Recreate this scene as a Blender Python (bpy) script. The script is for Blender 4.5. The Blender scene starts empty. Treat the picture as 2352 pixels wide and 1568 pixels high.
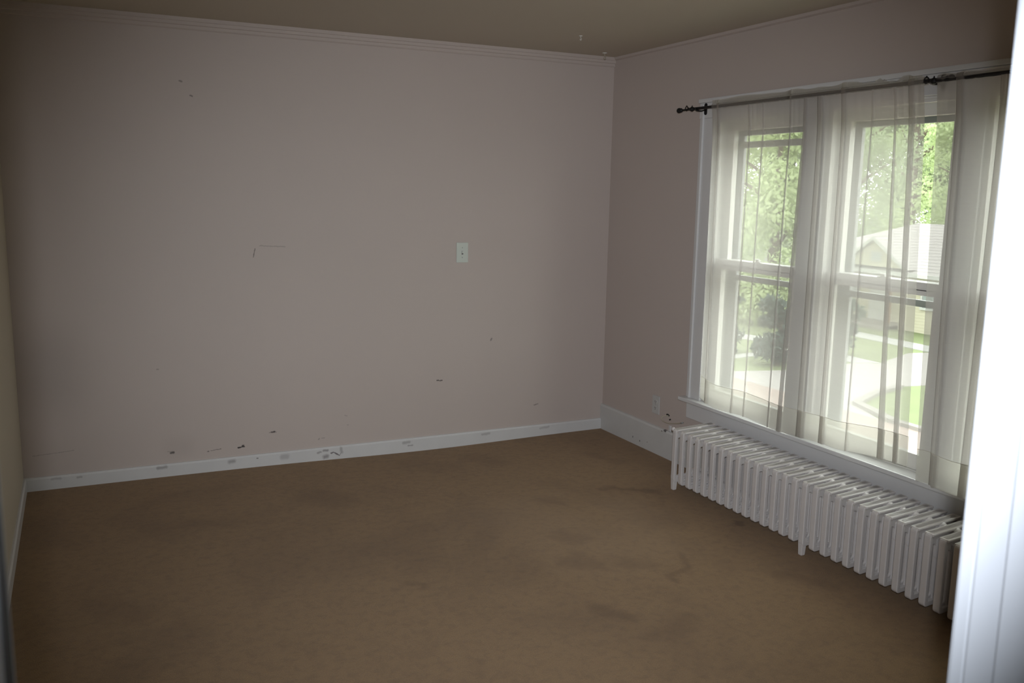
import bpy, bmesh, math, random
from mathutils import Vector, Matrix
random.seed(4)
C = bpy.context.scene.collection
SC = bpy.context.scene
H = 2.44          # ceiling height
W = 3.49          # room width, window wall is x=0, far wall is y=0
YN = -4.656       # room face of the doorway wall
G = -4.0          # street level below the upstairs floor

# ---------------------------------------------------------------- camera
cam_d = bpy.data.cameras.new('camera'); cam = bpy.data.objects.new('camera', cam_d); C.objects.link(cam)
RT = Vector((0.90187472, -0.43161438, 0.01819396))
UP = Vector((0.05478833, 0.15605503, 0.9862277))
FW = Vector((0.42850931, 0.88845701, -0.16438952))
CP = Vector((-3.17133672, -5.1378059, 1.58657126))
m = Matrix((RT, UP, -FW)).transposed().to_4x4(); m.translation = CP
cam.matrix_world = m
cam_d.sensor_width = 22.2; cam_d.lens = 2072.19 / 2352 * 22.2
cam_d.clip_start = 0.05; cam_d.clip_end = 400
cam_d.dof.use_dof = True; cam_d.dof.focus_distance = 4.2; cam_d.dof.aperture_fstop = 5.6
SC.camera = cam

# ---------------------------------------------------------------- light
world = bpy.data.worlds.new('overcast_sky'); SC.world = world; world.use_nodes = True
bg = world.node_tree.nodes['Background']; bg.inputs[0].default_value = (1.0, 0.99, 1.0, 1); bg.inputs[1].default_value = 6.6
fl = bpy.data.lights.new('camera_flash', 'SPOT'); fl.energy = 395; fl.color = (0.92, 0.95, 1.0)
fl.spot_size = math.radians(71); fl.spot_blend = 1.0; fl.shadow_soft_size = 0.012
flo = bpy.data.objects.new('camera_flash', fl); C.objects.link(flo)
aim = (FW - RT*0.00 - UP*0.03).normalized()
flo.rotation_euler = aim.to_track_quat('-Z', 'Y').to_euler(); flo.location = CP + RT*0.004 + UP*0.095 - FW*0.055
for yc in (-1.4125, -2.2375, -3.0625):   # daylight portals, one per sash opening
    a = bpy.data.lights.new('daylight_portal', 'AREA'); a.shape = 'RECTANGLE'; a.size = 1.56; a.size_y = 0.66
    a.cycles.is_portal = True
    o = bpy.data.objects.new('daylight_portal', a); C.objects.link(o)
    o.location = (0.165, yc, 1.21); o.rotation_euler = (0, math.radians(90), 0)
SC.view_settings.view_transform = 'Standard'; SC.view_settings.look = 'None'
SC.view_settings.gamma = 1; SC.view_settings.use_curve_mapping = False
SC.view_settings.exposure = 0.0
cy = SC.cycles
cy.use_denoising = True; cy.max_bounces = 10; cy.diffuse_bounces = 6; cy.transparent_max_bounces = 32
cy.transmission_bounces = 8; cy.sample_clamp_indirect = 6; cy.caustics_reflective = False; cy.caustics_refractive = False

# ---------------------------------------------------------------- materials
def nodes_of(name):
    mt = bpy.data.materials.new(name); mt.use_nodes = True
    nt = mt.node_tree; return mt, nt, nt.nodes['Principled BSDF']
def noise(nt, scale, detail=4, rough=0.55, vec=None, dist=0):
    n = nt.nodes.new('ShaderNodeTexNoise'); n.inputs['Scale'].default_value = scale
    n.inputs['Detail'].default_value = detail; n.inputs['Roughness'].default_value = rough; n.inputs['Distortion'].default_value = dist
    if vec: nt.links.new(vec, n.inputs['Vector'])
    return n.outputs['Fac']
def math_n(nt, op, a, b=None, c=None, clamp=False):
    n = nt.nodes.new('ShaderNodeMath'); n.operation = op; n.use_clamp = clamp
    for i, v in enumerate((a, b, c)):
        if v is None: continue
        if isinstance(v, (int, float)): n.inputs[i].default_value = v
        else: nt.links.new(v, n.inputs[i])
    return n.outputs[0]
def mixc(nt, fac, a, b):
    n = nt.nodes.new('ShaderNodeMix'); n.data_type = 'RGBA'
    for s, v in ((n.inputs[0], fac), (n.inputs[6], a), (n.inputs[7], b)):
        if isinstance(v, (tuple, list)): s.default_value = (*v[:3], 1)
        elif isinstance(v, (int, float)): s.default_value = v
        else: nt.links.new(v, s)
    return n.outputs[2]
def ramp(nt, fac, lo, hi):
    n = nt.nodes.new('ShaderNodeMapRange'); n.inputs[1].default_value = lo; n.inputs[2].default_value = hi
    nt.links.new(fac, n.inputs[0]); return n.outputs[0]
def objvec(nt):
    return nt.nodes.new('ShaderNodeTexCoord').outputs['Object']
def bump(nt, p, h, strength, dist):
    b = nt.nodes.new('ShaderNodeBump'); b.inputs['Strength'].default_value = strength; b.inputs['Distance'].default_value = dist
    nt.links.new(h, b.inputs['Height']); nt.links.new(b.outputs[0], p.inputs['Normal'])
def simple(name, col, rough=0.5, var=0.06, scale=8, bmp=0.0, metal=0.0, spec=0.5):
    mt, nt, p = nodes_of(name)
    v = objvec(nt); f = noise(nt, scale, 4, .6, v)
    p.inputs['Roughness'].default_value = rough; p.inputs['Metallic'].default_value = metal
    p.inputs['Specular IOR Level'].default_value = spec
    nt.links.new(mixc(nt, f, [c*(1-var) for c in col], [min(1, c*(1+var)) for c in col]), p.inputs['Base Color'])
    if bmp: bump(nt, p, noise(nt, 180, 3, .6, v), bmp, 0.002)
    return mt
def marks_mask(nt, axes, marks, warp=.012, wscale=60):
    """scuffs, stains and painted light pools: list of (u1,v1,u2,v2,half_width,strength,softness) on a wall; axes pick two of x,y,z"""
    sep = nt.nodes.new('ShaderNodeSeparateXYZ'); v = objvec(nt)
    nz = nt.nodes.new('ShaderNodeTexNoise'); nz.inputs['Scale'].default_value = wscale; nz.inputs['Detail'].default_value = 4; nt.links.new(v, nz.inputs['Vector'])
    sc = nt.nodes.new('ShaderNodeVectorMath'); sc.operation = 'MULTIPLY_ADD'
    nt.links.new(nz.outputs['Color'], sc.inputs[0]); sc.inputs[1].default_value = (warp,)*3
    ad = nt.nodes.new('ShaderNodeVectorMath'); ad.operation = 'SUBTRACT'; nt.links.new(v, ad.inputs[0]); ad.inputs[1].default_value = (warp/2,)*3
    nt.links.new(ad.outputs[0], sc.inputs[2]); nt.links.new(sc.outputs[0], sep.inputs[0])
    U, V = sep.outputs[axes[0]], sep.outputs[axes[1]]
    total = None
    for (u1, v1, u2, v2, hw, st, soft) in marks:
        L = math.hypot(u2-u1, v2-v1) or 1e-4; du, dv = (u2-u1)/L, (v2-v1)/L
        if L < 1e-3: du, dv = 1, 0
        du_ = math_n(nt, 'SUBTRACT', U, (u1+u2)/2); dv_ = math_n(nt, 'SUBTRACT', V, (v1+v2)/2)
        al = math_n(nt, 'ADD', math_n(nt, 'MULTIPLY', du_, du), math_n(nt, 'MULTIPLY', dv_, dv))
        ac = math_n(nt, 'SUBTRACT', math_n(nt, 'MULTIPLY', dv_, du), math_n(nt, 'MULTIPLY', du_, dv))
        al = math_n(nt, 'MAXIMUM', math_n(nt, 'SUBTRACT', math_n(nt, 'ABSOLUTE', al), L/2), 0.0)
        d = math_n(nt, 'SQRT', math_n(nt, 'ADD', math_n(nt, 'MULTIPLY', al, al), math_n(nt, 'MULTIPLY', ac, ac)))
        k = nt.nodes.new('ShaderNodeMapRange'); k.inputs[1].default_value = hw*(1-soft); k.inputs[2].default_value = hw*(1+soft)
        k.inputs[3].default_value = st; k.inputs[4].default_value = 0
        if soft >= .7: k.interpolation_type = 'SMOOTHSTEP'
        nt.links.new(d, k.inputs[0])
        total = k.outputs[0] if total is None else math_n(nt, 'MAXIMUM', total, k.outputs[0])
    return total
def wall_mat(name, col, marks=None, axes=(0, 2), soft=None, softcol=(0.4, 0.33, 0.2)):
    mt, nt, p = nodes_of(name); v = objvec(nt)
    c = mixc(nt, noise(nt, 1.3, 3, .5, v), [x*.97 for x in col], [x*1.03 for x in col])
    if soft: c = mixc(nt, marks_mask(nt, axes, soft), c, softcol)
    if marks: c = mixc(nt, marks_mask(nt, axes, marks), c, (.035, .03, .03))
    nt.links.new(c, p.inputs['Base Color']); p.inputs['Roughness'].default_value = .62
    p.inputs['Specular IOR Level'].default_value = .3
    bump(nt, p, noise(nt, 140, 3, .6, v), .12, .002)
    return mt
PINK = (0.51, 0.445, 0.412)
M = {}
wm = [(-2.645,2.12,-2.635,2.12,.004,.5,.6), (-2.595,2.05,-2.585,2.048,.004,.6,.6), (-2.295,1.20,-2.285,1.245,.0025,.6,.5),
      (-2.26,1.262,-2.12,1.255,.003,.25,.7), (-.842,.655,-.838,.66,.006,.6,.6), (-1.205,.42,-1.17,.416,.003,.8,.5),
      (-.525,.205,-.495,.208,.003,.55,.6), (-2.222,.19,-2.205,.192,.0045,.9,.6), (-2.235,.188,-2.195,.19,.002,.5,.6),
      (-2.41,.118,-2.375,.122,.0035,.98,.4), (-2.385,.127,-2.38,.128,.005,.9,.5), (-2.575,.115,-2.57,.115,.003,.7,.5),
      (-2.56,.117,-2.505,.122,.0018,.6,.5), (-2.77,.128,-2.755,.129,.005,.8,.6), (-2.785,.137,-2.76,.135,.002,.35,.6),
      (-1.95,.12,-1.945,.125,.003,.4,.6), (-1.93,.125,-1.915,.124,.002,.4,.6), (-1.79,.25,-1.775,.246,.002,.35,.6),
      (-1.775,.19,-1.77,.19,.003,.3,.6), (-3.44,.185,-3.25,.195,.0018,.3,.6), (-2.82,.60,-2.815,.6,.004,.35,.6)]
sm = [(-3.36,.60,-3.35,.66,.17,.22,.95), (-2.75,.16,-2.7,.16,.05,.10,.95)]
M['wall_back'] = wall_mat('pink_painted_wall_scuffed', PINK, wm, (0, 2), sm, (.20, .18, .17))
M['wall_pink'] = wall_mat('pink_painted_wall', PINK)
M['wall_cream'] = wall_mat('cream_painted_wall', (0.50, 0.45, 0.36))
M['ceiling'] = wall_mat('cream_ceiling_paint', (0.50, 0.45, 0.37))
M['trim'] = simple('white_gloss_trim_paint', (0.62, 0.62, 0.62), .26, .04, 5, .03)
M['sash'] = simple('white_sash_paint', (0.66, 0.65, 0.62), .4, .05, 9, .03)
M['door_trim'] = simple('white_door_frame_paint', (0.56, 0.60, 0.66), .45, .02, 4, .02)
M['storm'] = simple('grey_storm_window_aluminium', (0.30, 0.31, 0.31), .45, .08, 12)
bbm = [(-2.84,.052,-2.80,.056,.008,.5,.6), (-2.46,.045,-2.44,.047,.011,.5,.6), (-2.165,.04,-2.14,.04,.014,.3,.7), (-1.96,.042,-1.94,.045,.005,.5,.6),
       (-1.925,.05,-1.90,.052,.006,.6,.6), (-1.92,.012,-1.905,.016,.011,.6,.6), (-1.88,.03,-1.865,.036,.003,.9,.5), (-1.865,.036,-1.83,.012,.003,.9,.5),
       (-1.82,.055,-1.815,.03,.008,.4,.6), (-1.83,.01,-1.82,.03,.002,.6,.5), (-1.43,.045,-1.39,.048,.008,.4,.6), (-1.40,.025,-1.37,.025,.004,.5,.6),
       (-.90,.045,-.85,.048,.007,.35,.7), (-.48,.045,-.42,.05,.007,.3,.7), (-3.36,.055,-3.32,.056,.006,.3,.6), (-3.24,.05,-3.22,.051,.005,.4,.6), (-2.31,.05,-2.305,.05,.003,.8,.5)]
mt, nt, p = nodes_of('white_baseboard_paint_scuffed'); v = objvec(nt)
c = mixc(nt, noise(nt, 6, 4, .6, v), (.56, .56, .56), (.64, .64, .64)); c = mixc(nt, marks_mask(nt, (0, 2), bbm), c, (.13, .11, .12))
nt.links.new(c, p.inputs['Base Color']); p.inputs['Roughness'].default_value = .4; M['base_back'] = mt
mt, nt, p = nodes_of('white_baseboard_paint_chipped'); v = objvec(nt)
rm = [(-.41,.04,-.412,.045,.003,.9,.5), (-.49,.035,-.492,.036,.004,.9,.5), (-.76,.165,-.74,.168,.005,.85,.5), (-.73,.16,-.72,.16,.003,.7,.5), (-.57,.05,-.575,.05,.003,.5,.5)]
c = mixc(nt, noise(nt, 6, 4, .6, v), (.52, .52, .51), (.60, .60, .59)); c = mixc(nt, marks_mask(nt, (1, 2), rm), c, (.05, .04, .04))
nt.links.new(c, p.inputs['Base Color']); p.inputs['Roughness'].default_value = .42; M['base_right'] = mt
# carpet
mt, nt, p = nodes_of('brown_cut_pile_carpet'); v = objvec(nt)
fine = noise(nt, 230, 4, .7, v); midn = noise(nt, 26, 4, .65, v, .4); big = noise(nt, 1.7, 5, .6, v, .6)
c = mixc(nt, fine, (.150, .088, .039), (.41, .262, .130))
c = mixc(nt, math_n(nt, 'MULTIPLY', ramp(nt, midn, .45, .75), .45), c, (.13, .078, .043))
c = mixc(nt, math_n(nt, 'MULTIPLY', ramp(nt, big, .48, .70), .38), c, (.13, .074, .038))
st = [(-1.05,-1.15,-.98,-1.22,.05,.5,.8), (-1.30,-1.88,-1.24,-1.98,.06,.5,.8), (-1.43,-2.33,-1.38,-2.42,.045,.55,.8), (-.345,-1.80,-.31,-1.83,.018,.8,.7),
      (-2.02,-1.85,-1.96,-1.9,.03,.45,.8), (-1.10,-1.98,-1.02,-2.06,.05,.4,.8), (-.66,-1.10,-.45,-1.28,.035,.6,.8), (-1.20,-1.6,-1.15,-1.7,.05,.45,.8),
      (-1.09,-.25,-1.0,-.45,.07,.35,.9), (-2.1,-.65,-2.0,-.8,.08,.35,.9), (-.55,-2.4,-.45,-2.52,.04,.4,.8), (-3.15,-1.55,-3.05,-1.7,.06,.35,.9), (-.38,-.55,-.30,-.75,.05,.4,.9), (-2.75,-.8,-2.6,-.85,.06,.3,.9), (-1.0,-2.25,-.8,-2.05,.025,.5,.8), (-1.35,-2.62,-1.15,-2.55,.04,.4,.9)]
c = mixc(nt, marks_mask(nt, (0, 1), st, .22, 7), c, (.15, .085, .04))
light_pools = [(-1.25,-1.35,-1.1,-1.75,.28,.16,.95), (-.75,-1.45,-.9,-1.9,.16,.14,.95)]  # pools of window light, painted into the carpet colour as paler patches
c = mixc(nt, marks_mask(nt, (0, 1), light_pools, .3, 5), c, (.42, .30, .20))
nt.links.new(c, p.inputs['Base Color']); p.inputs['Roughness'].default_value = .95; p.inputs['Specular IOR Level'].default_value = .15
p.inputs['Sheen Weight'].default_value = .15
bump(nt, p, math_n(nt, 'ADD', fine, math_n(nt, 'MULTIPLY', midn, .6)), .55, .008); M['carpet'] = mt
# radiator paint
mt, nt, p = nodes_of('chipped_white_radiator_paint'); v = objvec(nt)
c = mixc(nt, noise(nt, 9, 4, .6, v), (.56, .53, .52), (.66, .635, .62))
c = mixc(nt, ramp(nt, noise(nt, 38, 4, .7, v), .73, .77), c, (.10, .06, .04)); 
c = mixc(nt, math_n(nt, 'MULTIPLY', ramp(nt, noise(nt, 14, 3, .6, v, .5), .66, .76), .5), c, (.40, .30, .21))
nt.links.new(c, p.inputs['Base Color']); p.inputs['Roughness'].default_value = .24
bump(nt, p, noise(nt, 60, 3, .6, v), .15, .003); M['radiator'] = mt
M['iron'] = simple('black_wrought_iron', (0.004, 0.0035, 0.0035), .6, .3, 30, .05, .15)
M['plate'] = simple('ivory_plastic', (0.56, 0.60, 0.55), .35, .02)
M['outlet'] = simple('white_plastic', (0.50, 0.50, 0.49), .4, .02)
M['dark'] = simple('dark_slot', (0.02, 0.018, 0.016), .7, .1)
M['cable'] = simple('beige_cable_jacket', (0.42, 0.38, 0.30), .5, .05)
def glass_mat():
    mt, nt, p = nodes_of('thin_window_glass'); nt.nodes.remove(p); out = nt.nodes['Material Output']
    t = nt.nodes.new('ShaderNodeBsdfTransparent'); t.inputs[0].default_value = (.95, .97, .95, 1)
    g = nt.nodes.new('ShaderNodeBsdfGlossy'); g.inputs['Roughness'].default_value = .02
    mx = nt.nodes.new('ShaderNodeMixShader'); mx.inputs[0].default_value = .035; nt.links.new(t.outputs[0], mx.inputs[1]); nt.links.new(g.outputs[0], mx.inputs[2])
    nt.links.new(mx.outputs[0], out.inputs[0]); return mt
M['glass'] = glass_mat()
def sheer(name, open_, col):
    mt, nt, p = nodes_of(name); nt.nodes.remove(p); out = nt.nodes['Material Output']; v = objvec(nt)
    t = nt.nodes.new('ShaderNodeBsdfTransparent')
    tr = nt.nodes.new('ShaderNodeBsdfTranslucent'); tr.inputs[0].default_value = (*col, 1)
    d = nt.nodes.new('ShaderNodeBsdfDiffuse'); d.inputs[0].default_value = (*[c*.9 for c in col], 1)
    a = nt.nodes.new('ShaderNodeMixShader'); a.inputs[0].default_value = .38
    nt.links.new(tr.outputs[0], a.inputs[1]); nt.links.new(d.outputs[0], a.inputs[2])
    w = nt.nodes.new('ShaderNodeMapping'); w.inputs['Scale'].default_value = (1, 1, 60); nt.links.new(v, w.inputs[0])
    f = noise(nt, 9, 3, .6, w.outputs[0])
    b = nt.nodes.new('ShaderNodeMixShader'); nt.links.new(math_n(nt, 'MULTIPLY_ADD', f, .05, 1-open_-.025), b.inputs[0])
    nt.links.new(t.outputs[0], b.inputs[1]); nt.links.new(a.outputs[0], b.inputs[2]); nt.links.new(b.outputs[0], out.inputs[0]); return mt
M['sheer'] = sheer('white_sheer_voile', .42, (.63, .605, .585))
M['sheer_hem'] = sheer('white_sheer_voile_hem', .42, (.78, .755, .68))
M['sheer_thin'] = sheer('white_sheer_voile_single', .58, (.50, .46, .42))
M['seam'] = simple('cream_curtain_stitching', (.55, .51, .43), .8, .1, 30)
M['leaf_a'] = simple('light_green_leaves', (0.50, 0.58, 0.33), .6, .15, 1.2)
M['leaf_b'] = simple('mid_green_leaves', (0.38, 0.45, 0.28), .6, .2, 1.2)
M['leaf_c'] = simple('dark_evergreen_needles', (0.06, 0.10, 0.08), .6, .35, 1.2)
for k_ in ('leaf_a', 'leaf_b', 'leaf_c'):       # thin leaves let light through
    nt_ = M[k_].node_tree; p_ = nt_.nodes['Principled BSDF']; t_ = nt_.nodes.new('ShaderNodeBsdfTranslucent'); x_ = nt_.nodes.new('ShaderNodeMixShader'); x_.inputs[0].default_value = .5
    nt_.links.new(p_.inputs['Base Color'].links[0].from_socket, t_.inputs[0]); nt_.links.new(p_.outputs[0], x_.inputs[1]); nt_.links.new(t_.outputs[0], x_.inputs[2]); nt_.links.new(x_.outputs[0], nt_.nodes['Material Output'].inputs[0])
M['bark'] = simple('brown_bark', (0.12, 0.09, 0.07), .9, .3, 6)
M['grass'] = simple('mown_lawn_grass', (0.14, 0.17, 0.075), .9, .22, .9)
M['concrete'] = simple('pale_concrete', (0.29, 0.27, 0.26), .9, .06, .6)
M['walk'] = simple('white_concrete_walk', (0.32, 0.32, 0.31), .9, .05, .8)
M['kerb'] = simple('weathered_kerb_stone', (0.21, 0.195, 0.18), .9, .2, 2)
def brick_mat(name, c1, c2, cm, scale, w, h):
    mt, nt, p = nodes_of(name); v = objvec(nt); b = nt.nodes.new('ShaderNodeTexBrick'); nt.links.new(v, b.inputs[0])
    b.inputs['Color1'].default_value = (*c1, 1); b.inputs['Color2'].default_value = (*c2, 1); b.inputs['Mortar'].default_value = (*cm, 1)
    b.inputs['Scale'].default_value = scale; b.inputs['Mortar Size'].default_value = .02; b.inputs['Brick Width'].default_value = w; b.inputs['Row Height'].default_value = h
    nt.links.new(b.outputs[0], p.inputs['Base Color']); p.inputs['Roughness'].default_value = .9; return mt
M['brick'] = brick_mat('pink_brick_paving', (.27, .20, .175), (.30, .225, .20), (.25, .21, .19), 1, .22, .11)
def stripes(name, c1, c2, per, axis=2):
    mt, nt, p = nodes_of(name); v = objvec(nt); s = nt.nodes.new('ShaderNodeSeparateXYZ'); nt.links.new(v, s.inputs[0])
    f = math_n(nt, 'FRACT', math_n(nt, 'ADD', math_n(nt, 'DIVIDE', s.outputs[axis], per), math_n(nt, 'MULTIPLY', noise(nt, 3, 3, .6, v), .35)))
    g = ramp(nt, f, .72, .82); nt.links.new(mixc(nt, g, c1, c2), p.inputs['Base Color']); p.inputs['Roughness'].default_value = .85; return mt
M['shingle'] = stripes('pale_grey_shingles', (.28, .26, .255), (.18, .165, .165), .11)
M['siding'] = stripes('cream_lap_siding', (.45, .42, .33), (.39, .36, .28), .13)
M['house_white'] = simple('white_house_trim', (.42, .42, .41), .7, .04)
M['house_glass'] = simple('dark_house_window', (.25, .28, .28), .2, .1)
M['dark_strip'] = simple('dark_grey_strip', (.05, .055, .06), .8, .05)  # for the flat dark strip on the left door jamb
M['house_brown'] = simple('brown_porch_post', (.24, .16, .11), .8, .15)

# ---------------------------------------------------------------- helpers
def obj(name, bm, mat, parent=None, smooth=False):
    me = bpy.data.meshes.new(name); bm.normal_update(); bm.to_mesh(me); bm.free()
    if smooth:
        for q in me.polygons: q.use_smooth = True
    me.materials.append(mat); o = bpy.data.objects.new(name, me); C.objects.link(o)
    if parent: o.parent = parent
    return o
def thing(name, label, cat, loc=(0, 0, 0), group=None):
    o = bpy.data.objects.new(name, None); o.empty_display_size = .1; C.objects.link(o); o.location = loc
    tag(o, label, cat, group); return o
def tag(o, label, cat, group=None):
    o['label'] = label; o['category'] = cat
    if group: o['group'] = group
    return o
def struct(o): o['kind'] = 'structure'; return o
def box(bm, x0, x1, y0, y1, z0, z1, bev=0):
    r = bmesh.ops.create_cube(bm, size=1); vs = r['verts']
    for v in vs: v.co = Vector(((x0+x1)/2 + v.co.x*abs(x1-x0), (y0+y1)/2 + v.co.y*abs(y1-y0), (z0+z1)/2 + v.co.z*abs(z1-z0)))
    if bev:
        es = list({e for v in vs for e in v.link_edges}); bmesh.ops.bevel(bm, geom=es, offset=bev, segments=2, affect='EDGES', profile=.6)
def boxes(lst, bev=0):
    bm = bmesh.new()
    for b in lst: box(bm, *b, bev=bev)
    return bm
def tube(bm, pts, r, seg=12, cap=True):
    pts = [Vector(p) for p in pts]; rs = r if isinstance(r, (list, tuple)) else [r]*len(pts); rings = []
    up = None
    for i, p in enumerate(pts):
        t = (pts[min(i+1, len(pts)-1)] - pts[max(i-1, 0)]).normalized()
        if up is None: up = Vector((0, 0, 1)) if abs(t.z) < .9 else Vector((1, 0, 0))
        a = t.cross(up).normalized(); b = a.cross(t).normalized(); up = b
        rings.append([bm.verts.new(p + (a*math.cos(2*math.pi*k/seg) + b*math.sin(2*math.pi*k/seg))*rs[i]) for k in range(seg)])
    for A, B in zip(rings, rings[1:]):
        for k in range(seg): bm.faces.new((A[k], A[(k+1) % seg], B[(k+1) % seg], B[k]))
    if cap: bm.faces.new(rings[0][::-1]); bm.faces.new(rings[-1])
def ball(bm, c, r, sx=1, sy=1, sz=1, seg=20):
    rr = bmesh.ops.create_uvsphere(bm, u_segments=seg, v_segments=seg//2, radius=r)
    for v in rr['verts']: v.co = Vector((c[0]+v.co.x*sx, c[1]+v.co.y*sy, c[2]+v.co.z*sz))
def prism_x(bm, prof, y0, y1):   # profile in (x,z) extruded along y
    a = [bm.verts.new((x, y0, z)) for x, z in prof]; b = [bm.verts.new((x, y1, z)) for x, z in prof]; n = len(prof)
    for i in range(n): bm.faces.new((a[i], a[(i+1) % n], b[(i+1) % n], b[i]))
    bm.faces.new(a[::-1]); bm.faces.new(b); bmesh.ops.recalc_face_normals(bm, faces=bm.faces[-(n+2):])
def prism_y(bm, prof, x0, x1):   # profile in (y,z) extruded along x
    a = [bm.verts.new((x0, y, z)) for y, z in prof]; b = [bm.verts.new((x1, y, z)) for y, z in prof]; n = len(prof)
    for i in range(n): bm.faces.new((a[i], a[(i+1) % n], b[(i+1) % n], b[i]))
    bm.faces.new(a[::-1]); bm.faces.new(b); bmesh.ops.recalc_face_normals(bm, faces=bm.faces[-(n+2):])
def slab(bm, poly, z0, z1):
    a = [bm.verts.new((x, y, z0)) for x, y in poly]; b = [bm.verts.new((x, y, z1)) for x, y in poly]; n = len(poly)
    fs = [bm.faces.new((a[i], a[(i+1) % n], b[(i+1) % n], b[i])) for i in range(n)] + [bm.faces.new(a[::-1]), bm.faces.new(b)]
    bmesh.ops.recalc_face_normals(bm, faces=fs)

# ---------------------------------------------------------------- room shell
HY = -6.4; HX = -1.75       # hall behind the doorway
bm = bmesh.new(); nx, ny = 60, 110     # carpet: the pile edge dips a little along the far wall
gv = [[bm.verts.new((-W + W*i/nx, (HY)*j/ny, -0.016*math.exp(-((-W+W*i/nx+1.25)/.75)**2)*math.exp(-(HY*j/ny)**2/.35))) for j in range(ny+1)] for i in range(nx+1)]
for i in range(nx):
    for j in range(ny): bm.faces.new((gv[i][j], gv[i][j+1], gv[i+1][j+1], gv[i+1][j]))
lo = [bm.verts.new((x, y, -.12)) for x, y in ((-W, 0), (0, 0), (0, HY), (-W, HY))]; bm.faces.new(lo)
struct(obj('floor', bm, M['carpet'], smooth=True))
struct(obj('ceiling', boxes([(-W-.1, .16, HY-.1, .12, H, H+.1)]), M['ceiling']))
struct(obj('wall_back', boxes([(-W-.1, .16, 0, .12, -.12, H)]), M['wall_back']))
struct(obj('wall_left', boxes([(-W-.1, -W, HY, 0, -.12, H)]), M['wall_cream']))
OP = [(-1.765, -1.075), (-2.597, -1.90), (-3.415, -2.725)]; Z0, Z1 = 0.40, 2.0
struct(obj('wall_right', boxes([(0, .16, HY, 0, -.12, Z0), (0, .16, HY, 0, Z1, H), (0, .16, -1.075, 0, Z0, Z1), (0, .16, HY, -3.415, Z0, Z1),
      (0, .16, -1.90, -1.765, Z0, Z1), (0, .16, -2.725, -2.597, Z0, Z1)]), M['wall_pink']))
DL, DR, DH = -3.211, -2.50, 2.04; YO = YN - .13
struct(obj('wall_front', boxes([(-W, DL-.02, YO+.01, YN-.01, -.02, H), (DR+.02, 0, YO+.01, YN-.01, -.02, H), (DL-.02, DR+.02, YO+.01, YN-.01, DH+.02, H)]), M['wall_cream']))
struct(obj('wall_hall_right', boxes([(HX, HX+.1, HY, YO, -.02, H)]), M['wall_cream']))
struct(obj('wall_hall_back', boxes([(-W, HX+.1, HY-.1, HY, -.02, H)]), M['wall_cream']))
# baseboards
def bb_prof(t, h): return [(0, -.04), (-t, -.04), (-t, h-.008), (-t*.55, h), (0, h)]
bm = bmesh.new(); prism_y(bm, [(0, -.06), (-.014, -.06), (-.014, .060), (-.008, .070), (0, .071)], -W, -.014); struct(obj('baseboard_back', bm, M['base_back']))
bm = bmesh.new(); prism_x(bm, [(0, -.06), (-.016, -.06), (-.016, .158), (-.010, .170), (0, .172)], YN, -.001); struct(obj('baseboard_right', bm, M['base_right']))
bm = bmesh.new(); [prism_x(bm, [(-W, -.06), (-W+.013, -.06), (-W+.013, .062), (-W+.007, .072), (-W, .073)], a, b) for a, b in ((YN, -.014),)]; struct(obj('baseboard_left', bm, M['trim']))
# ceiling mouldings
bm = bmesh.new(); prism_y(bm, [(0, H), (-.022, H), (-.022, H-.018), (-.017, H-.021), (-.017, H-.036), (-.010, H-.040), (-.010, H-.054), (-.004, H-.060), (0, H-.060)], -W, 0)
struct(obj('trim_1', bm, M['wall_pink']))
bm = bmesh.new(); prism_x(bm, [(0, H), (-.016, H), (-.014, H-.014), (0, H-.020)], YN, 0); struct(obj('trim_2', bm, M['wall_pink']))

# ---------------------------------------------------------------- window casing (trim_3), stool and apron (trim_4, trim_5)
cy0, cy1, cin0, cin1, ctop = -.945, -3.545, -1.075, -3.415, 2.105
bm = boxes([(-.02, 0, cin0, cy0-.035, .425, Z1), (-.02, 0, cy1+.035, cin1, .425, Z1), (-.02, 0, cy1, cy0, Z1, ctop-.022),
            (-.016, 0, -1.90, -1.765, .425, Z1), (-.016, 0, -2.725, -2.597, .425, Z1)], bev=.003)
for a in (cy0-.035, cy1+.0): box(bm, -.014, 0, a+.008, a+.035, .425, ctop-.022, bev=.002)
for a in (cy0-.044, cy1+.035): box(bm, -.030, 0, a, a+.013, .425, ctop-.030, bev=.004)
box(bm, -.030, 0, cy1-.004, cy0+.004, ctop-.022, ctop, bev=.004)
box(bm, -.028, 0, cy1+.02, cy0-.02, 2.055, 2.064, bev=.003)
struct(obj('trim_3', bm, M['trim']))
struct(obj('trim_4', boxes([(-.060, .03, -3.57, -.925, .403, .425)], bev=.005), M['trim']))
struct(obj('trim_5', boxes([(-.020, 0, -3.53, -.958, .302, .403)], bev=.004), M['trim']))

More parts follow.
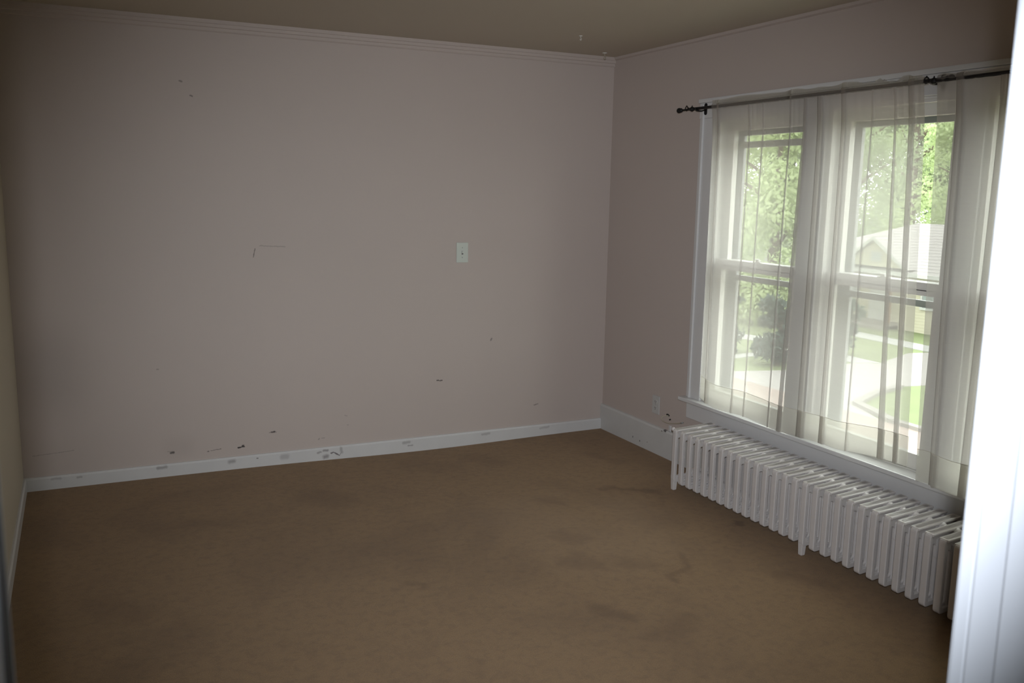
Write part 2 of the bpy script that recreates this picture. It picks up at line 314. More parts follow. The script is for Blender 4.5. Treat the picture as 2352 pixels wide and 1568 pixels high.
# ---------------------------------------------------------------- windows
def frame(x0, x1, ya, yb, za, zb, st, bt, tp, bev=.003):   # ya<yb ; stiles st, bottom rail bt, top rail tp
    return boxes([(x0, x1, ya, ya+st, za, zb), (x0, x1, yb-st, yb, za, zb), (x0, x1, ya+st, yb-st, za, za+bt), (x0, x1, ya+st, yb-st, zb-tp, zb)], bev)
for i, (a, b) in enumerate(OP):
    w = bpy.data.objects.new('window_%d' % (i+1), None); C.objects.link(w); struct(w); w.location = (.05, (a+b)/2, .425)
    def ch(name, bm, mat, par=None):
        o = obj(name, bm, mat); o.data.transform(Matrix.Translation(-Vector(w.location))); o.parent = par or w; return o
    ch('window_jamb', boxes([(.0, .155, a, a+.012, .425, Z1), (.0, .155, b-.012, b, .425, Z1), (.0, .155, a+.012, b-.012, Z1-.012, Z1),
        (.03, .19, a, b, .400, .432), (.0, .028, a+.012, a+.024, .43, Z1-.012), (.0, .028, b-.024, b-.012, .43, Z1-.012), (.0, .028, a+.024, b-.024, Z1-.024, Z1-.012)], .002), M['sash'])
    A, B = a+.012, b-.012
    lo = ch('lower_sash', frame(.031, .064, A, B, .433, 1.238, .055, .068, .056), M['sash'])
    ch('pane', boxes([(.045, .048, A+.05, B-.05, .495, 1.185)]), M['glass'], lo)
    up = ch('upper_sash', frame(.068, .101, A, B, 1.188, 1.987, .055, .050, .058), M['sash'])
    ch('pane', boxes([(.083, .086, A+.05, B-.05, 1.23, 1.935)]), M['glass'], up)
    stf = ch('storm_window', frame(.128, .148, A, B, .433, 1.987, .070, .03, .082), M['storm'])
    ch('storm_rail', boxes([(.130, .146, A+.06, B-.06, 1.120, 1.150)], .002), M['storm'], stf)
    if i == 0: ch('dropped_rail', boxes([(.124, .140, A+.06, B-.06, 1.839, 1.873)], .002), M['sash'], stf)
    ch('pane', boxes([(.136, .1375, A+.06, B-.06, .46, 1.93)]), M['glass'], stf)
    yc = (a+b)/2
    bm = boxes([(.036, .064, yc-.028, yc+.028, 1.238, 1.243), (.040, .058, yc-.010, yc+.012, 1.243, 1.254), (.030, .062, yc+.004, yc+.014, 1.252, 1.258)], .0015)
    ch('sash_lock', bm, M['sash'], lo)
    ch('finger_groove', boxes([(.0295, .0315, A+.06, B-.06, 1.203, 1.206)]), M['dark'], lo)

# ---------------------------------------------------------------- curtain rods
def rod_bits(y, sgn, par):      # finial, neck
    bm = bmesh.new(); ball(bm, (-.08, y, 2.045), .0145); obj('finial', bm, M['iron'], par, True)
def ring(bm, c, R, r, plane='yz'):
    n = 22; pts = []
    for k in range(n+1):
        t = 2*math.pi*k/n
        pts.append((c[0], c[1]+R*math.cos(t), c[2]+R*math.sin(t)) if plane == 'yz' else (c[0]+R*math.cos(t), c[1], c[2]+R*math.sin(t)))
    tube(bm, pts, r, 8, False)
def make_rod(y0, y1, zr, label, ring_y, collar_y, plate_y, thin_to, knob=True):
    root = thing('curtain_rod', label, 'curtain rod', (0, 0, 0))
    bm = bmesh.new(); tube(bm, [(-.08, y0, zr), (-.08, thin_to, zr)], .0055); tube(bm, [(-.08, thin_to, zr), (-.08, y1, zr)], .0078); obj('rod', bm, M['iron'], root, True)
    if knob: bm = bmesh.new(); ball(bm, (-.08, y0+.006, zr), .0145); tube(bm, [(-.08, y0, zr), (-.08, y0-.012, zr), (-.08, y0-.024, zr)], [.010, .0125, .006], 16); obj('finial', bm, M['iron'], root, True)
    bm = bmesh.new(); ball(bm, (-.08, y1-.006, zr), .0145); tube(bm, [(-.08, y1+.024, zr), (-.08, y1+.012, zr), (-.08, y1, zr)], [.006, .0125, .010], 16); obj('finial', bm, M['iron'], root, True)
    bm = bmesh.new(); ring(bm, (-.08, ring_y, zr+.006), .0115, .0028); tube(bm, [(-.08, ring_y-.011, zr+.008), (-.08, ring_y-.03, zr+.004)], .004, 8); ball(bm, (-.08, ring_y, zr+.0205), .0035, seg=8); obj('curtain_ring', bm, M['iron'], root, True)
    bm = bmesh.new()
    tube(bm, [(-.08, collar_y+.014, zr), (-.08, collar_y+.007, zr), (-.08, collar_y, zr), (-.08, collar_y-.007, zr), (-.08, collar_y-.014, zr)], [.008, .0115, .0135, .0115, .008], 16)
    tube(bm, [(-.08, collar_y, zr+.011), (-.08, collar_y, zr+.020)], [.004, .0015], 8); obj('collar', bm, M['iron'], root, True)
    return root
def make_bracket(y, zr, label, wallx=-.02):
    root = thing('curtain_rod_bracket', label, 'bracket', (0, 0, 0))
    bm = bmesh.new(); n = 20
    prof = [(y + .0115*math.cos(t), zr + (.020 if math.sin(t) >= 0 else -.020) + .0115*math.sin(t)) for t in [2*math.pi*k/n for k in range(n)]]
    prism_y(bm, prof, wallx-.005, wallx); bmesh.ops.bevel(bm, geom=[e for e in bm.edges if all(abs(v.co.x-(wallx-.005)) < 1e-5 for v in e.verts)], offset=.002, segments=2, affect='EDGES')
    obj('backplate', bm, M['iron'], root)
    bm = bmesh.new(); tube(bm, [(wallx-.002, y, zr-.004), (-.05, y, zr-.012), (-.072, y, zr-.012), (-.083, y, zr-.0095)], .004, 10); obj('arm', bm, M['iron'], root, True)
    bm = bmesh.new(); n = 14; pts = [(-.08+.0115*math.cos(t), y, zr+.0115*math.sin(t)) for t in [math.pi*(-.95+1.0*k/n) for k in range(n+1)]]
    tube(bm, pts, .0032, 8); tube(bm, [(-.0915, y-.006, zr), (-.0915, y+.004, zr+.004)], .0025, 6); obj('cradle', bm, M['iron'], root, True)
    for dz in (-.026, .026):
        bm = bmesh.new(); ball(bm, (wallx-.006, y, zr+dz), .0035, .6, seg=10); obj('screw', bm, M['iron'], root, True)
    return root
ZR = 2.049
make_rod(-.842, -2.60, ZR, 'black curtain rod at the left of the window, round knob at its left end', -.905, -.955, -1.0, -.955)
make_rod(-2.500, -3.64, ZR-.006, 'black curtain rod at the right of the window, running off behind the door frame', -2.506, -2.541, -2.6, -2.541, False).location = (-.018, 0, 0)
make_bracket(-1.000, ZR, 'black iron rod bracket screwed to the left upper corner of the window casing', -.020)
make_bracket(-2.523, ZR-.001, 'black iron rod bracket above the gap between the two curtains', -.020)
make_bracket(-3.46, ZR-.006, 'black iron rod bracket at the right end of the window, behind the door frame', -.020)

# ---------------------------------------------------------------- sheer curtains
def lerp(a, b, t): return a + (b-a)*t
def plan(v, y0, y1, folds, xoff, seed):   # v: 0 top..1 bottom -> list of (x,y)
    rnd = random.Random(seed); ph = [rnd.uniform(0, 6.28) for _ in range(6)]
    keys = [(0.0, y0[0], y0[1], 0)]
    pts = []; cur = lerp(y0[0], y0[1], v)
    segs = []
    for (ct, cb, wt, wb) in folds:
        c = lerp(ct, cb, v); w = lerp(wt, wb, v)
        segs.append((cur, c - w/2, 0.0, 0.0, 12)); segs.append((c-w/2, c+w/2, 0.0, -.0045, 4)); segs.append((c+w/2, c-w/2, -.0045, -.009, 4)); 
        segs.append((c-w/2, c-w/2-.006, -.009, 0.0, 3)); cur = c-w/2-.006
    segs.append((cur, lerp(y1[0], y1[1], v), 0, 0, 12))
    for (a, b, xa, xb, n) in segs:
        for k in range(n):
            t = k/n; y = lerp(a, b, t)
            pts.append((lerp(xa, xb, t), y))
    pts.append((segs[-1][3], segs[-1][1]))
    out = []
    for (x, y) in pts:
        g = .0016*math.sin(y*130+ph[0]) + .0010*math.sin(y*233+ph[1])
        b = .008*math.sin(y*13+ph[2]) + .0025*math.sin(y*31+ph[3]) + .004*math.sin(y*7+ph[4])
        out.append((xoff + x + g*max(0, 1-v*6) + b*min(1, v*4)*(.5+.5*v), y))
    return out
def cloth(y0, y1, folds, zfun, rows, xoff, seed, xprof=None, vfun=None):
    bm = bmesh.new(); prev = None
    for r in range(rows+1):
        t = r/rows; row = []
        for (x, y) in plan(vfun(t) if vfun else t, y0, y1, folds, xoff, seed):
            z = zfun(y, t); row.append(bm.verts.new((x + (xprof(t) if xprof else 0), y, z)))
        if prev:
            for A, B, Cc, D in zip(prev, prev[1:], row[1:], row): bm.faces.new((A, B, Cc, D))
        prev = row
    return bm
def curtain(label, y0, y1, folds, bot, head, xo, seed, hem=.13, mid=None):
    root = thing('sheer_curtain', label, 'curtain', (0, 0, 0))
    ztop = ZR-.012
    def xp(t): return -.012*max(0, 1-t*12)      # comes off the front of the rod
    obj('panel', cloth(y0, y1, folds, lambda y, t: lerp(ztop, bot(y), t), 30, xo, seed, xp), M['sheer'], root, True)
    obj('hem', cloth(y0, y1, folds, lambda y, t: lerp(bot(y)+hem, bot(y)+.0015, t), 6, xo+.0035, seed, None, lambda t: .93+.07*t), M['sheer_hem'], root, True)
    fine = folds[:1] + folds[3::3]
    obj('seam', cloth(y0, y1, folds, lambda y, t: bot(y)+hem+.0010-.0018*t, 1, xo-.0012, seed, None, lambda t: .93), M['seam'], root, True)
    obj('rod_pocket', cloth(y0, y1, fine, lambda y, t: ZR + .0135*math.cos(math.pi*t), 8, xo-.012, seed, lambda t: -.005*math.sin(math.pi*t), lambda t: 0), M['sheer_thin'], root, True)
    obj('heading', cloth(y0, y1, fine, lambda y, t: lerp(head(y), ZR+.0135, t), 4, xo-.012, seed, None, lambda t: 0), M['sheer_hem'], root, True)
    obj('heading_lining', cloth(y0, y1, fine, lambda y, t: lerp(head(y)-.002, ZR-.014, t), 6, xo+.0135, seed, None, lambda t: 0), M['sheer'], root, True)
    return root
FA = [(-1.20,-1.215,.012,.016), (-1.448,-1.424,.003,.003), (-1.549,-1.519,.002,.003), (-1.742,-1.727,.004,.003),
      (-1.838,-1.805,.016,.022), (-1.93,-1.93,.03,.04), (-2.07,-2.07,.02,.03), (-2.234,-2.235,.003,.003),
      (-2.35,-2.425,.005,.030), (-2.432,-2.50,.026,.022)]
def botA(y):
    t = max(0, (-1.20-y)/.06); z = .440 + .026*max(0, 1-(-1.156-y)/.12 if y < -1.156 else 1)
    if y < -2.15: z += .034*min(1, (-2.15-y)/.25)
    return z + .004*math.sin(y*11)
def headA(y):
    z = 2.083 + .003*math.sin(y*17)
    if y < -1.60: z -= .004 + .003*math.sin(y*40)
    if y < -2.15: z += -.006 + .011*math.sin(y*70)*math.sin(y*23)
    return z
curtain('white sheer curtain covering the first two window panes, nearest the far wall', (-1.146, -1.155), (-2.492, -2.568), FA, botA, headA, -.080, 3)
FB = [(-2.665,-2.70,.03,.02), (-2.85,-2.84,.025,.035), (-3.08,-3.08,.04,.05), (-3.35,-3.35,.05,.05)]
curtain('white sheer curtain at the right, partly hidden by the door frame', (-2.558, -2.628), (-3.60, -3.58), FB,
        lambda y: .433 - (.006 if y < -2.7 else 0) + .003*math.sin(y*30), lambda y: ZR + .017 + .003*math.sin(y*60), -.088, 8, hem=.135)

# ---------------------------------------------------------------- radiator
NS, PIT, RY0 = 31, .0648, -1.277
XF, XB, RZ0, RZ1 = -.329, -.041, .043, .338
def rrect(x0, x1, z0, z1, r, seg=4, chamf=False):
    pts = []
    for cx, cz, a0 in ((x1-r, z1-r, 0), (x0+r, z1-r, 90), (x0+r, z0+r, 180), (x1-r, z0+r, 270)):
        for k in range(seg+1):
            t = math.radians(a0 + 90*k/seg); pts.append((cx+r*math.cos(t), cz+r*math.sin(t)))
    return pts
cu = bpy.data.curves.new('radiator_section_outline', 'CURVE'); cu.dimensions = '2D'; cu.fill_mode = 'BOTH'
cu.bevel_resolution = 2
def spl(c, pts):
    s = c.splines.new('POLY'); s.points.add(len(pts)-1); s.use_cyclic_u = True
    for q, (x, z) in zip(s.points, pts): q.co = (x, z, 0, 1)
# outer ring: front tube, top bar, rear tube and bottom bar in one loop
bd = .0045; cu.extrude = .0152-bd; cu.bevel_depth = bd
spl(cu, rrect(XF+bd, XB-bd, RZ0+bd, RZ1-bd, .013, 4))
spl(cu, rrect(XF+.021-bd, XB-.021+bd, RZ0+.024-bd, RZ1-.013+bd, .006, 3)[::-1])
# thin web with five slots
cw = .021; ns = 5; sw = ((XB-XF) - 6*cw)/ns
cu2 = bpy.data.curves.new('radiator_web_outline', 'CURVE'); cu2.dimensions = '2D'; cu2.fill_mode = 'BOTH'; cu2.extrude = .0030; cu2.bevel_depth = .002; cu2.bevel_resolution = 1
spl(cu2, rrect(XF+.008, XB-.008, RZ0+.008, RZ1-.008, .008, 3))
for k in range(ns):
    a = XF + cw + k*(cw+sw); spl(cu2, rrect(a-.001, a+sw+.001, RZ0+.034, RZ1-.046, sw*.5, 5)[::-1])
tmp2 = bpy.data.objects.new('tmp2', cu2); C.objects.link(tmp2)
tmp = bpy.data.objects.new('tmp', cu); C.objects.link(tmp); bpy.context.view_layer.update()
sec = bpy.data.meshes.new_from_object(tmp.evaluated_get(bpy.context.evaluated_depsgraph_get())); bpy.data.objects.remove(tmp)
web = bpy.data.meshes.new_from_object(tmp2.evaluated_get(bpy.context.evaluated_depsgraph_get())); bpy.data.objects.remove(tmp2)
# outline lies in XY -> stand it up, thickness along y; add hubs and the raised cap along the top
sec.transform(Matrix(((1, 0, 0, 0), (0, 0, 1, 0), (0, 1, 0, 0), (0, 0, 0, 1))))
web.transform(Matrix(((1, 0, 0, 0), (0, 0, 1, 0), (0, 1, 0, 0), (0, 0, 0, 1))))
bm = bmesh.new(); bm.from_mesh(sec); bm.from_mesh(web); bmesh.ops.recalc_face_normals(bm, faces=bm.faces)
for k in range(1, 5):
    a = XF + k*(cw+sw); box(bm, a+.001, a+cw-.001, -.0100, .0100, RZ0+.012, RZ1-.030, bev=.006)
box(bm, XF+.010, XB-.004, -.0205, .0205, RZ1-.010, RZ1, bev=.0035)      # wide cap with an overhanging lip
for zc, r1, r2 in ((RZ1-.0265, .0260, .0200), (RZ0+.027, .024, .020)):
    tube(bm, [(XF+.163, y, zc) for y in (-.0324, -.026, -.018, .018, .026, .0324)], [r2, r2+.0015, r1, r1, r2+.0015, r2], 24)
for v in bm.verts: v.co.y += (v.co.x-XF)*.115
bm.to_mesh(sec); bm.free(); sec.materials.clear(); sec.materials.append(M['radiator'])
for q in sec.polygons: q.use_smooth = False
rad = thing('cast_iron_radiator', 'long low white painted cast iron radiator with many fins under the window', 'radiator', (0, RY0, 0))
legm = None
for k in range(NS):
    o = bpy.data.objects.new('radiator_section', sec); C.objects.link(o); o.parent = rad; o.location = (0, -k*PIT, 0)
    if k in (0, 15, 30):
        for xa in (XF, XB-.03):
            if legm is None or True:
                bm = bmesh.new(); box(bm, xa, xa+.03, -.0155, .0155, 0, RZ0+.04)
                for v in bm.verts:
                    if v.co.z < .001: v.co.y *= .72; v.co.x = (xa+.014)+(v.co.x-xa-.015)*.75
                bmesh.ops.bevel(bm, geom=list(bm.edges), offset=.003, segments=2, affect='EDGES')
                f = obj('radiator_foot', bm, M['radiator'], rad); f.location = (0, -k*PIT + (xa+.015-XF)*.115, 0)
bm = bmesh.new(); tube(bm, [(XF+.022, .012, RZ1-.02), (XF+.022, .034, RZ1-.02)], .006, 12); ball(bm, (XF+.022, .040, RZ1-.010), .011, seg=12); obj('air_vent', bm, M['radiator'], rad, True)
bm = bmesh.new(); ye = -(NS-1)*PIT
tube(bm, [((XF+XB)/2, ye-.012, RZ0+.026), ((XF+XB)/2, ye-.09, RZ0+.026)], .017, 16); tube(bm, [((XF+XB)/2, ye-.09, 0), ((XF+XB)/2, ye-.09, .12)], .016, 16); tube(bm, [((XF+XB)/2, ye-.09, .12), ((XF+XB)/2, ye-.09, .13), ((XF+XB)/2, ye-.09, .155)], [.03, .034, .028], 16)
obj('supply_valve', bm, M['radiator'], rad, True)

# ---------------------------------------------------------------- switch, outlet, cable, hooks
sw_ = thing('light_switch', 'ivory toggle light switch on the bare far wall', 'light switch', (-1.045, 0, 1.209))
obj('cover_plate', boxes([(-.0385, .0385, -.006, 0, -.061, .061)], .0025), M['plate'], sw_)
obj('toggle_surround', boxes([(-.006, .006, -.0075, -.004, -.013, .013)], .001), M['outlet'], sw_)
bm = bmesh.new(); box(bm, -.0042, .0042, -.0155, -.004, -.003, .0085, bev=.0015); obj('toggle', bm, M['plate'], sw_)
obj('toggle_slot', boxes([(-.0045, .0045, -.0082, -.004, -.0105, -.0045)]), M['dark'], sw_)
for dz in (-.03, .03):
    bm = bmesh.new(); ball(bm, (0, -.006, dz), .0032, 1, .5, 1, seg=12); obj('screw', bm, M['storm'], sw_, True)
ou = thing('wall_outlet', 'white duplex electrical outlet low on the wall left of the radiator', 'outlet', (0, -.632, .302))
obj('cover_plate', boxes([(-.006, 0, -.037, .037, -.057, .057)], .0025), M['outlet'], ou)
for dz in (-.0195, .0195):
    bm = bmesh.new(); n = 24
    prof = [(.0165*math.cos(t), max(-.0125, min(.0125, dz*0 + .0175*math.sin(t))) + dz) for t in [2*math.pi*k/n for k in range(n)]]
    prism_y(bm, prof, -.0085, -.004); sk = obj('socket', bm, M['outlet'], ou)
    obj('slots', boxes([(-.0092, -.008, -.0078, -.0055, dz-.002, dz+.007), (-.0092, -.008, .0055, .0078, dz-.002, dz+.006), (-.0092, -.008, -.0022, .0022, dz-.010, dz-.006)]), M['dark'], sk)
bm = bmesh.new(); ball(bm, (-.0065, 0, 0), .003, .5, 1, 1, seg=10); obj('screw', bm, M['storm'], ou, True)
cb = thing('coaxial_cable', 'beige cable stub looping out of a hole in the wall beside the radiator', 'cable', (0, 0, 0))
P = [(-.001, -.765, .262), (-.014, -.755, .262), (-.026, -.745, .257), (-.034, -.742, .246), (-.036, -.752, .236), (-.034, -.775, .230), (-.032, -.81, .231), (-.030, -.85, .238), (-.028, -.89, .248), (-.026, -.925, .259)]
def smoothpts(P, n=6):
    out = []
    for i in range(len(P)-1):
        p0, p1, p2, p3 = [Vector(P[max(0, min(len(P)-1, i+j))]) for j in (-1, 0, 1, 2)]
        for k in range(n):
            t = k/n; out.append(.5*((2*p1)+(p2-p0)*t+(2*p0-5*p1+4*p2-p3)*t*t+(3*p1-p0-3*p2+p3)*t**3))
    out.append(Vector(P[-1])); return out
bm = bmesh.new(); tube(bm, smoothpts(P), .0032, 10); obj('cord', bm, M['cable'], cb, True)
bm = bmesh.new(); tube(bm, [(-.026, -.925, .259), (-.025, -.944, .265)], .0048, 10); obj('connector', bm, M['storm'], cb, True)
bm = bmesh.new(); ball(bm, (-.0005, -.757, .265), .016, .10, 1.1, .5, seg=16); obj('wall_hole', bm, M['dark'], cb, True)
bm = bmesh.new(); tube(bm, [(-.001, -.785, .245), (-.008, -.787, .243)], .0045, 10); obj('grommet', bm, M['dark'], cb, True)
bm = boxes([(-.008, 0, -.80, -.780, .172, .208)], .002); tag(obj('wall_bracket', bm, M['trim']), 'small white block on top of the baseboard under the cable loop', 'bracket')
def hook(x, y, label, s=1, cup=False):
    root = thing('ceiling_hook', label, 'hook', (x, y, H))
    bm = bmesh.new(); tube(bm, [(0, 0, 0), (0, 0, -.002), (0, 0, -.005)], [.011*s, .011*s, .006*s], 16); obj('base', bm, M['sash'], root, True)
    bm = bmesh.new(); pts = [(0, 0, -.003), (0, 0, -.014*s)] + [(.007*s*math.sin(t), .004*s*math.sin(t), -.021*s+.007*s*math.cos(t)) for t in [math.pi*k/8 for k in range(0, 13)]]
    tube(bm, pts, .0019*s, 8); obj('hook', bm, M['cable'] if cup else M['sash'], root, True)
hook(-.60, -.61, 'small white ceiling hook, the one further out from the corner', .9)
hook(-.165, -.15, 'small ceiling hook close to the corner of the far and window walls', 1.4, True)

# ---------------------------------------------------------------- doorway
dr = bpy.data.objects.new('door_1', None); C.objects.link(dr); struct(dr); dr.location = ((DL+DR)/2, (YN+YO)/2, 0)
def dch(name, bm):
    o = obj(name, bm, M['door_trim']); o.data.transform(Matrix.Translation(-Vector(dr.location))); o.parent = dr; return o
dch('door_jamb', boxes([(DR, DR+.02, YO, YN, 0, DH+.02)], .003)); dch('door_jamb', boxes([(DL-.02, DL, YO, YN, 0, DH+.02)], .003)); dch('head_jamb', boxes([(DL, DR, YO, YN, DH, DH+.02)], .002))
dch('door_stop', boxes([(DR-.011, DR, YN-.072, YN-.035, 0, DH), (DL, DR-.011, YN-.072, YN-.035, DH-.011, DH)], .002))
for y0_, y1_ in ((YN, YN+.018), (YO-.018, YO)):
    dch('door_casing', boxes([(DR+.004, DR+.094, y0_, y1_, 0, DH+.094), (DL-.094, DL-.004, y0_, y1_, 0, DH+.094), (DL-.094, DR+.094, y0_, y1_, DH+.004, DH+.094)], .004))
o = dch('jamb_dark_strip', boxes([(DL-.002, DL+.0006, YN-.052, YN-.016, .0, DH)])); o.data.materials.clear(); o.data.materials.append(M['dark_strip'])  # dark strip laid flat on the left jamb, forming its dark band
bm = boxes([(DR-.0015, DR+.001, YN-.042, YN-.004, .93, .99)], .0005); o = dch('strike_plate', bm); o.data.materials.clear(); o.data.materials.append(M['door_trim'])

# ---------------------------------------------------------------- outside: street corner below
bm = bmesh.new(); slab(bm, [(-8, -60), (140, -60), (140, 140), (-8, 140)], G-.3, G); struct(obj('ground', bm, M['grass']))
bm = bmesh.new(); slab(bm, [(3, -60), (15.0, -60), (15.0, 140), (3, 140)], G, G+.012); struct(obj('brick_street', bm, M['brick']))
bm = bmesh.new(); slab(bm, [(15.0, 10.9), (15.35, 11.6), (15.7, 12.5), (17.2, 13.25), (18.8, 13.7), (20.4, 13.45), (27, 12.9), (27, 16.6), (26.2, 17.3), (24.0, 17.85), (22.6, 17.25), (21.3, 16.7), (20.5, 17.1), (17.6, 16.85), (15.7, 17.4), (15.0, 18.2)], G, G+.010); struct(obj('side_street', bm, M['concrete']))
bm = bmesh.new()
for poly in ([(15.0, -60), (15.22, -60), (15.22, 10.6), (15.0, 10.6)], [(15.0, 10.6), (15.22, 10.5), (15.9, 12.35), (17.3, 13.05), (18.8, 13.5), (18.8, 13.7), (17.2, 13.25), (15.7, 12.5)], [(15.0, 18.2), (15.22, 18.2), (15.22, 120), (15.0, 120)]): slab(bm, poly, G, G+.10)
struct(obj('kerb', bm, M['kerb']))
bm = bmesh.new(); slab(bm, [(20.5, 17.1), (21.4, 16.75), (21.5, 21.0), (21.4, 22.5), (21.0, 24.2), (20.2, 26), (18, 29), (17, 28.5), (19.4, 25), (20.2, 22.6), (20.7, 21.4)], G, G+.02)
slab(bm, [(15.2, 19.0), (18.7, 19.4), (20.6, 19.55), (20.6, 20.05), (19.2, 20.05), (17.6, 19.8), (15.2, 19.55)], G, G+.015); struct(obj('sidewalk', bm, M['walk']))
bm = bmesh.new(); slab(bm, [(24.9, 17.0), (26.0, 16.6), (26.6, 30), (25.6, 30)], G, G+.02); struct(obj('front_walk', bm, M['walk']))

# house across the street
hx0, hx1, hy0, hy1, ez = 28.6, 37.5, 18.2, 29.5, -1.5
hs = thing('cream_house', 'single storey cream house with pale shingle roof across the street', 'house', (hx0, 24, G))
def hp(name, bm, mat, par=None):
    o = obj(name, bm, mat); o.data.transform(Matrix.Translation(-Vector(hs.location))); o.parent = par or hs; return o
hp('wall', boxes([(hx0, hx1, hy0, hy1, G, ez)]), M['siding'])
def roof(bm, ev, rg, t=.0):
    e = [bm.verts.new(v) for v in ev]; r = [bm.verts.new(v) for v in rg]
    bm.faces.new((e[0], e[1], r[1], r[0])); bm.faces.new((e[1], e[2], r[1])); bm.faces.new((e[2], e[3], r[0], r[1])); bm.faces.new((e[3], e[0], r[0])); bm.faces.new((e[3], e[2], e[1], e[0]))
bm = bmesh.new(); roof(bm, [(27.9, 30.2, ez), (27.9, 17.4, ez), (38.2, 17.4, ez), (38.2, 30.2, ez)], [(33.0, 25.6, .42), (33.0, 22.0, .42)]); bmesh.ops.recalc_face_normals(bm, faces=bm.faces); hp('roof', bm, M['shingle'])
hp('fascia', boxes([(27.86, 27.92, 17.35, 30.25, ez-.14, ez+.02)]), M['house_white'])
bm = bmesh.new(); prism_y(bm, [(25.0, ez+.16), (21.7, ez+.16), (23.35, -.17)], 27.95, 28.2)
gb = hp('gable', bm, M['siding'])
bm = bmesh.new(); gr = [(27.75, 25.25, -1.36), (27.75, 23.35, -.05), (27.75, 21.45, -1.36)]
a = [bm.verts.new(v) for v in gr]; b = [bm.verts.new((32.4, v[1], v[2])) for v in gr]; a2 = [bm.verts.new((v[0], v[1], v[2]-.12)) for v in gr]; b2 = [bm.verts.new((32.4, v[1], v[2]-.12)) for v in gr]
for q in (0, 1): bm.faces.new((a[q], a[q+1], b[q+1], b[q])); bm.faces.new((a2[q+1], a2[q], b2[q], b2[q+1])); bm.faces.new((a[q+1], a[q], a2[q], a2[q+1]))
bmesh.ops.recalc_face_normals(bm, faces=bm.faces); hp('gable_roof', bm, M['shingle'], gb)
bm = bmesh.new()
for s in (0, 1):
    p0, p1 = Vector(gr[0 if s == 0 else 2]), Vector(gr[1]); d = Vector((0, 0, -.15))
    v = [bm.verts.new(q) for q in (p0+Vector((-.03, 0, .01)), p1+Vector((-.03, 0, .01)), p1+d+Vector((-.03, 0, 0)), p0+d+Vector((-.03, 0, 0)))]; bm.faces.new(v)
hp('barge_board', bm, M['house_white'], gb)
vt = hp('gable_vent', boxes([(27.90, 27.96, 23.0, 23.55, -1.13, -.70)]), M['house_white'], gb)
hp('vent_slats', boxes([(27.88, 27.90, 23.06+k*.085, 23.10+k*.085, -1.10, -.73) for k in range(6)]), M['house_glass'], gb)
dd = hp('door', boxes([(28.5, 28.6, 23.0, 24.0, G+.25, G+2.25)], .01), M['house_white'])
hp('porch_lamp', boxes([(28.35, 28.5, 22.75, 22.95, G+1.75, G+2.1)]), M['house_brown'])
for ya, yb, za, zb in ((24.7, 25.7, G+1.15, G+2.1), (20.0, 21.3, G+1.0, G+2.1), (26.8, 28.2, G+1.0, G+2.1)):
    f = hp('window', frame(28.5, 28.6, ya, yb, za, zb, .09, .09, .09, .0), M['house_white']); hp('pane', boxes([(28.55, 28.58, ya+.08, yb-.08, za+.08, zb-.08)]), M['house_glass'], f)
hp('porch_post', boxes([(28.0, 28.14, 22.42, 22.56, G, ez)]), M['house_brown'])
hp('porch_step', boxes([(27.5, 28.6, 22.4, 24.6, G, G+.14), (27.9, 28.6, 22.4, 24.6, G, G+.28)]), M['kerb'])

# trees and shrubs
def tree(x, y, h, rad_, mat, label, seed, name='leafy_tree', cat='tree', group=None, leaves=5200, low=.15, size=.34, base_z=G, conif=False):
    rnd = random.Random(seed); root = thing(name, label, cat, (x, y, base_z), group)
    bm = bmesh.new(); tr = max(.05, h*.022)
    tube(bm, [(0, 0, -.1), (.1*rnd.uniform(-1, 1), 0, h*.3), (0, .15*rnd.uniform(-1, 1), h*.62), (0, 0, h*.85)], [tr*1.5, tr, tr*.6, tr*.25], 9)
    for k in range(6):
        a = rnd.uniform(0, 6.28); z = h*rnd.uniform(.3, .6); L = rad_*rnd.uniform(.5, .85)
        tube(bm, [(0, 0, z), (L*.5*math.cos(a), L*.5*math.sin(a), z+h*.09), (L*math.cos(a), L*math.sin(a), z+h*.15)], [tr*.45, tr*.3, tr*.1], 6)
    obj('trunk', bm, M['bark'], root)
    blobs = []
    for k in range(26):
        a = rnd.uniform(0, 6.28); v = rnd.uniform(low, .93)
        env = (1-v)*1.1 if conif else math.sqrt(max(.02, 1-((v-.55)/.48)**2))
        rr = rad_*env*rnd.uniform(.2, .78); blobs.append((rr*math.cos(a), rr*math.sin(a), h*v, rad_*rnd.uniform(.22, .42)*(.6 if conif else 1)))
    vs, fs = [], []
    for k in range(leaves):
        bx, by, bz, br = blobs[k % 26]
        d = Vector((rnd.gauss(0, 1), rnd.gauss(0, 1), rnd.gauss(0, .85))).normalized()*br*rnd.uniform(.55, 1.05)
        c = Vector((bx, by, bz)) + d; u = Vector((rnd.uniform(-1, 1), rnd.uniform(-1, 1), rnd.uniform(-1, 1))).normalized()
        w = u.cross(d + Vector((.01, .02, .03))).normalized(); s = size*rnd.uniform(.5, 1)
        i = len(vs); vs += [c-u*s, c+w*s*.55, c+u*s, c-w*s*.55]; fs.append((i, i+1, i+2, i+3))
    me = bpy.data.meshes.new('foliage'); me.from_pydata([tuple(v) for v in vs], [], fs); me.materials.append(mat)
    o = bpy.data.objects.new('foliage', me); C.objects.link(o); o.parent = root
def polar(az, L): a = math.radians(az); return CP.x + L*math.sin(a), CP.y + L*math.cos(a)
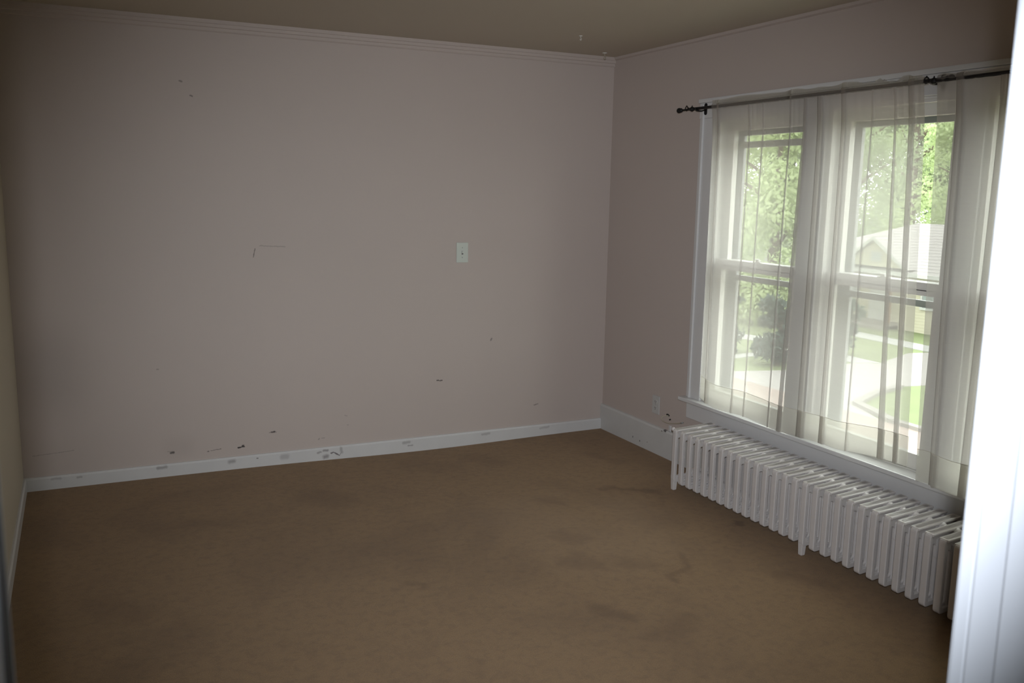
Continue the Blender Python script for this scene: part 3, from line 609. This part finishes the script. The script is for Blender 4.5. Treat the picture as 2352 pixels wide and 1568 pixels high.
TG = 'leafy trees behind the house across the street'
for i, (az, L, h, r, mt_, lab, sd) in enumerate([
    (34.0, 44, 13, 3.4, 'leaf_b', 'mid green tree seen through the left end of the curtain', 1),
    (38.4, 60, 15, 4.8, 'leaf_a', 'light green tree seen through the left pane, left side', 2),
    (41.8, 41, 10.5, 3.4, 'leaf_a', 'tall pale green tree behind the left window pane, right side', 3),
    (45.6, 66, 15, 4.6, 'leaf_b', 'mid green tree just left of the gabled house', 4),
    (49.2, 76, 17, 5.0, 'leaf_a', 'light green tree rising behind the small gable', 5),
    (52.8, 60, 11, 4.2, 'leaf_a', 'bright yellow-green tree above the shingle roof in the curtain gap', 6),
    (57.4, 76, 16, 5.2, 'leaf_b', 'mid green tree behind the right end of the shingle roof', 7),
    (61.5, 58, 13, 4.8, 'leaf_b', 'mid green tree furthest right behind the right curtain', 8)]):
    x, y = polar(az, L); tree(x, y, h, r, M[mt_], lab, sd, group=TG, leaves=16000, size=.17, low=.08)
x, y = polar(52.6, 92); tree(x, y, 25, 7, M['leaf_c'], 'dark blue-green evergreen towering behind the bright tree', 21, name='evergreen_tree', leaves=7000, low=.1, size=.3, conif=True)
for az, L, r_, sd, lab in ((43.2, 100, 8.5, 22, 'far broad tree filling the sky behind the left pane'), (48.3, 118, 9.5, 23, 'far broad tree filling the sky left of the dark evergreen'), (58.5, 112, 9.5, 24, 'far broad tree filling the sky right of the dark evergreen')):
    x, y = polar(az, L); tree(x, y, 25, r_, M['leaf_b'], lab, sd, leaves=19000, size=.38, low=.06)
for i, (az, L, lab) in enumerate([(35.6, 30, 'dark shrub at the left end of the hedge row'), (39.0, 33, 'dark shrub second from left in the hedge row'), (42.4, 31, 'dark shrub second from right in the hedge row'), (45.6, 34, 'dark shrub at the right end of the hedge row, nearest the house')]):
    x, y = polar(az, L); tree(x, y, 2.3, .95, M['leaf_c'], lab, 40+i, name='hedge_shrub', cat='shrub', group='dark hedge shrubs beyond the lawn', leaves=2600, low=.1, size=.14)
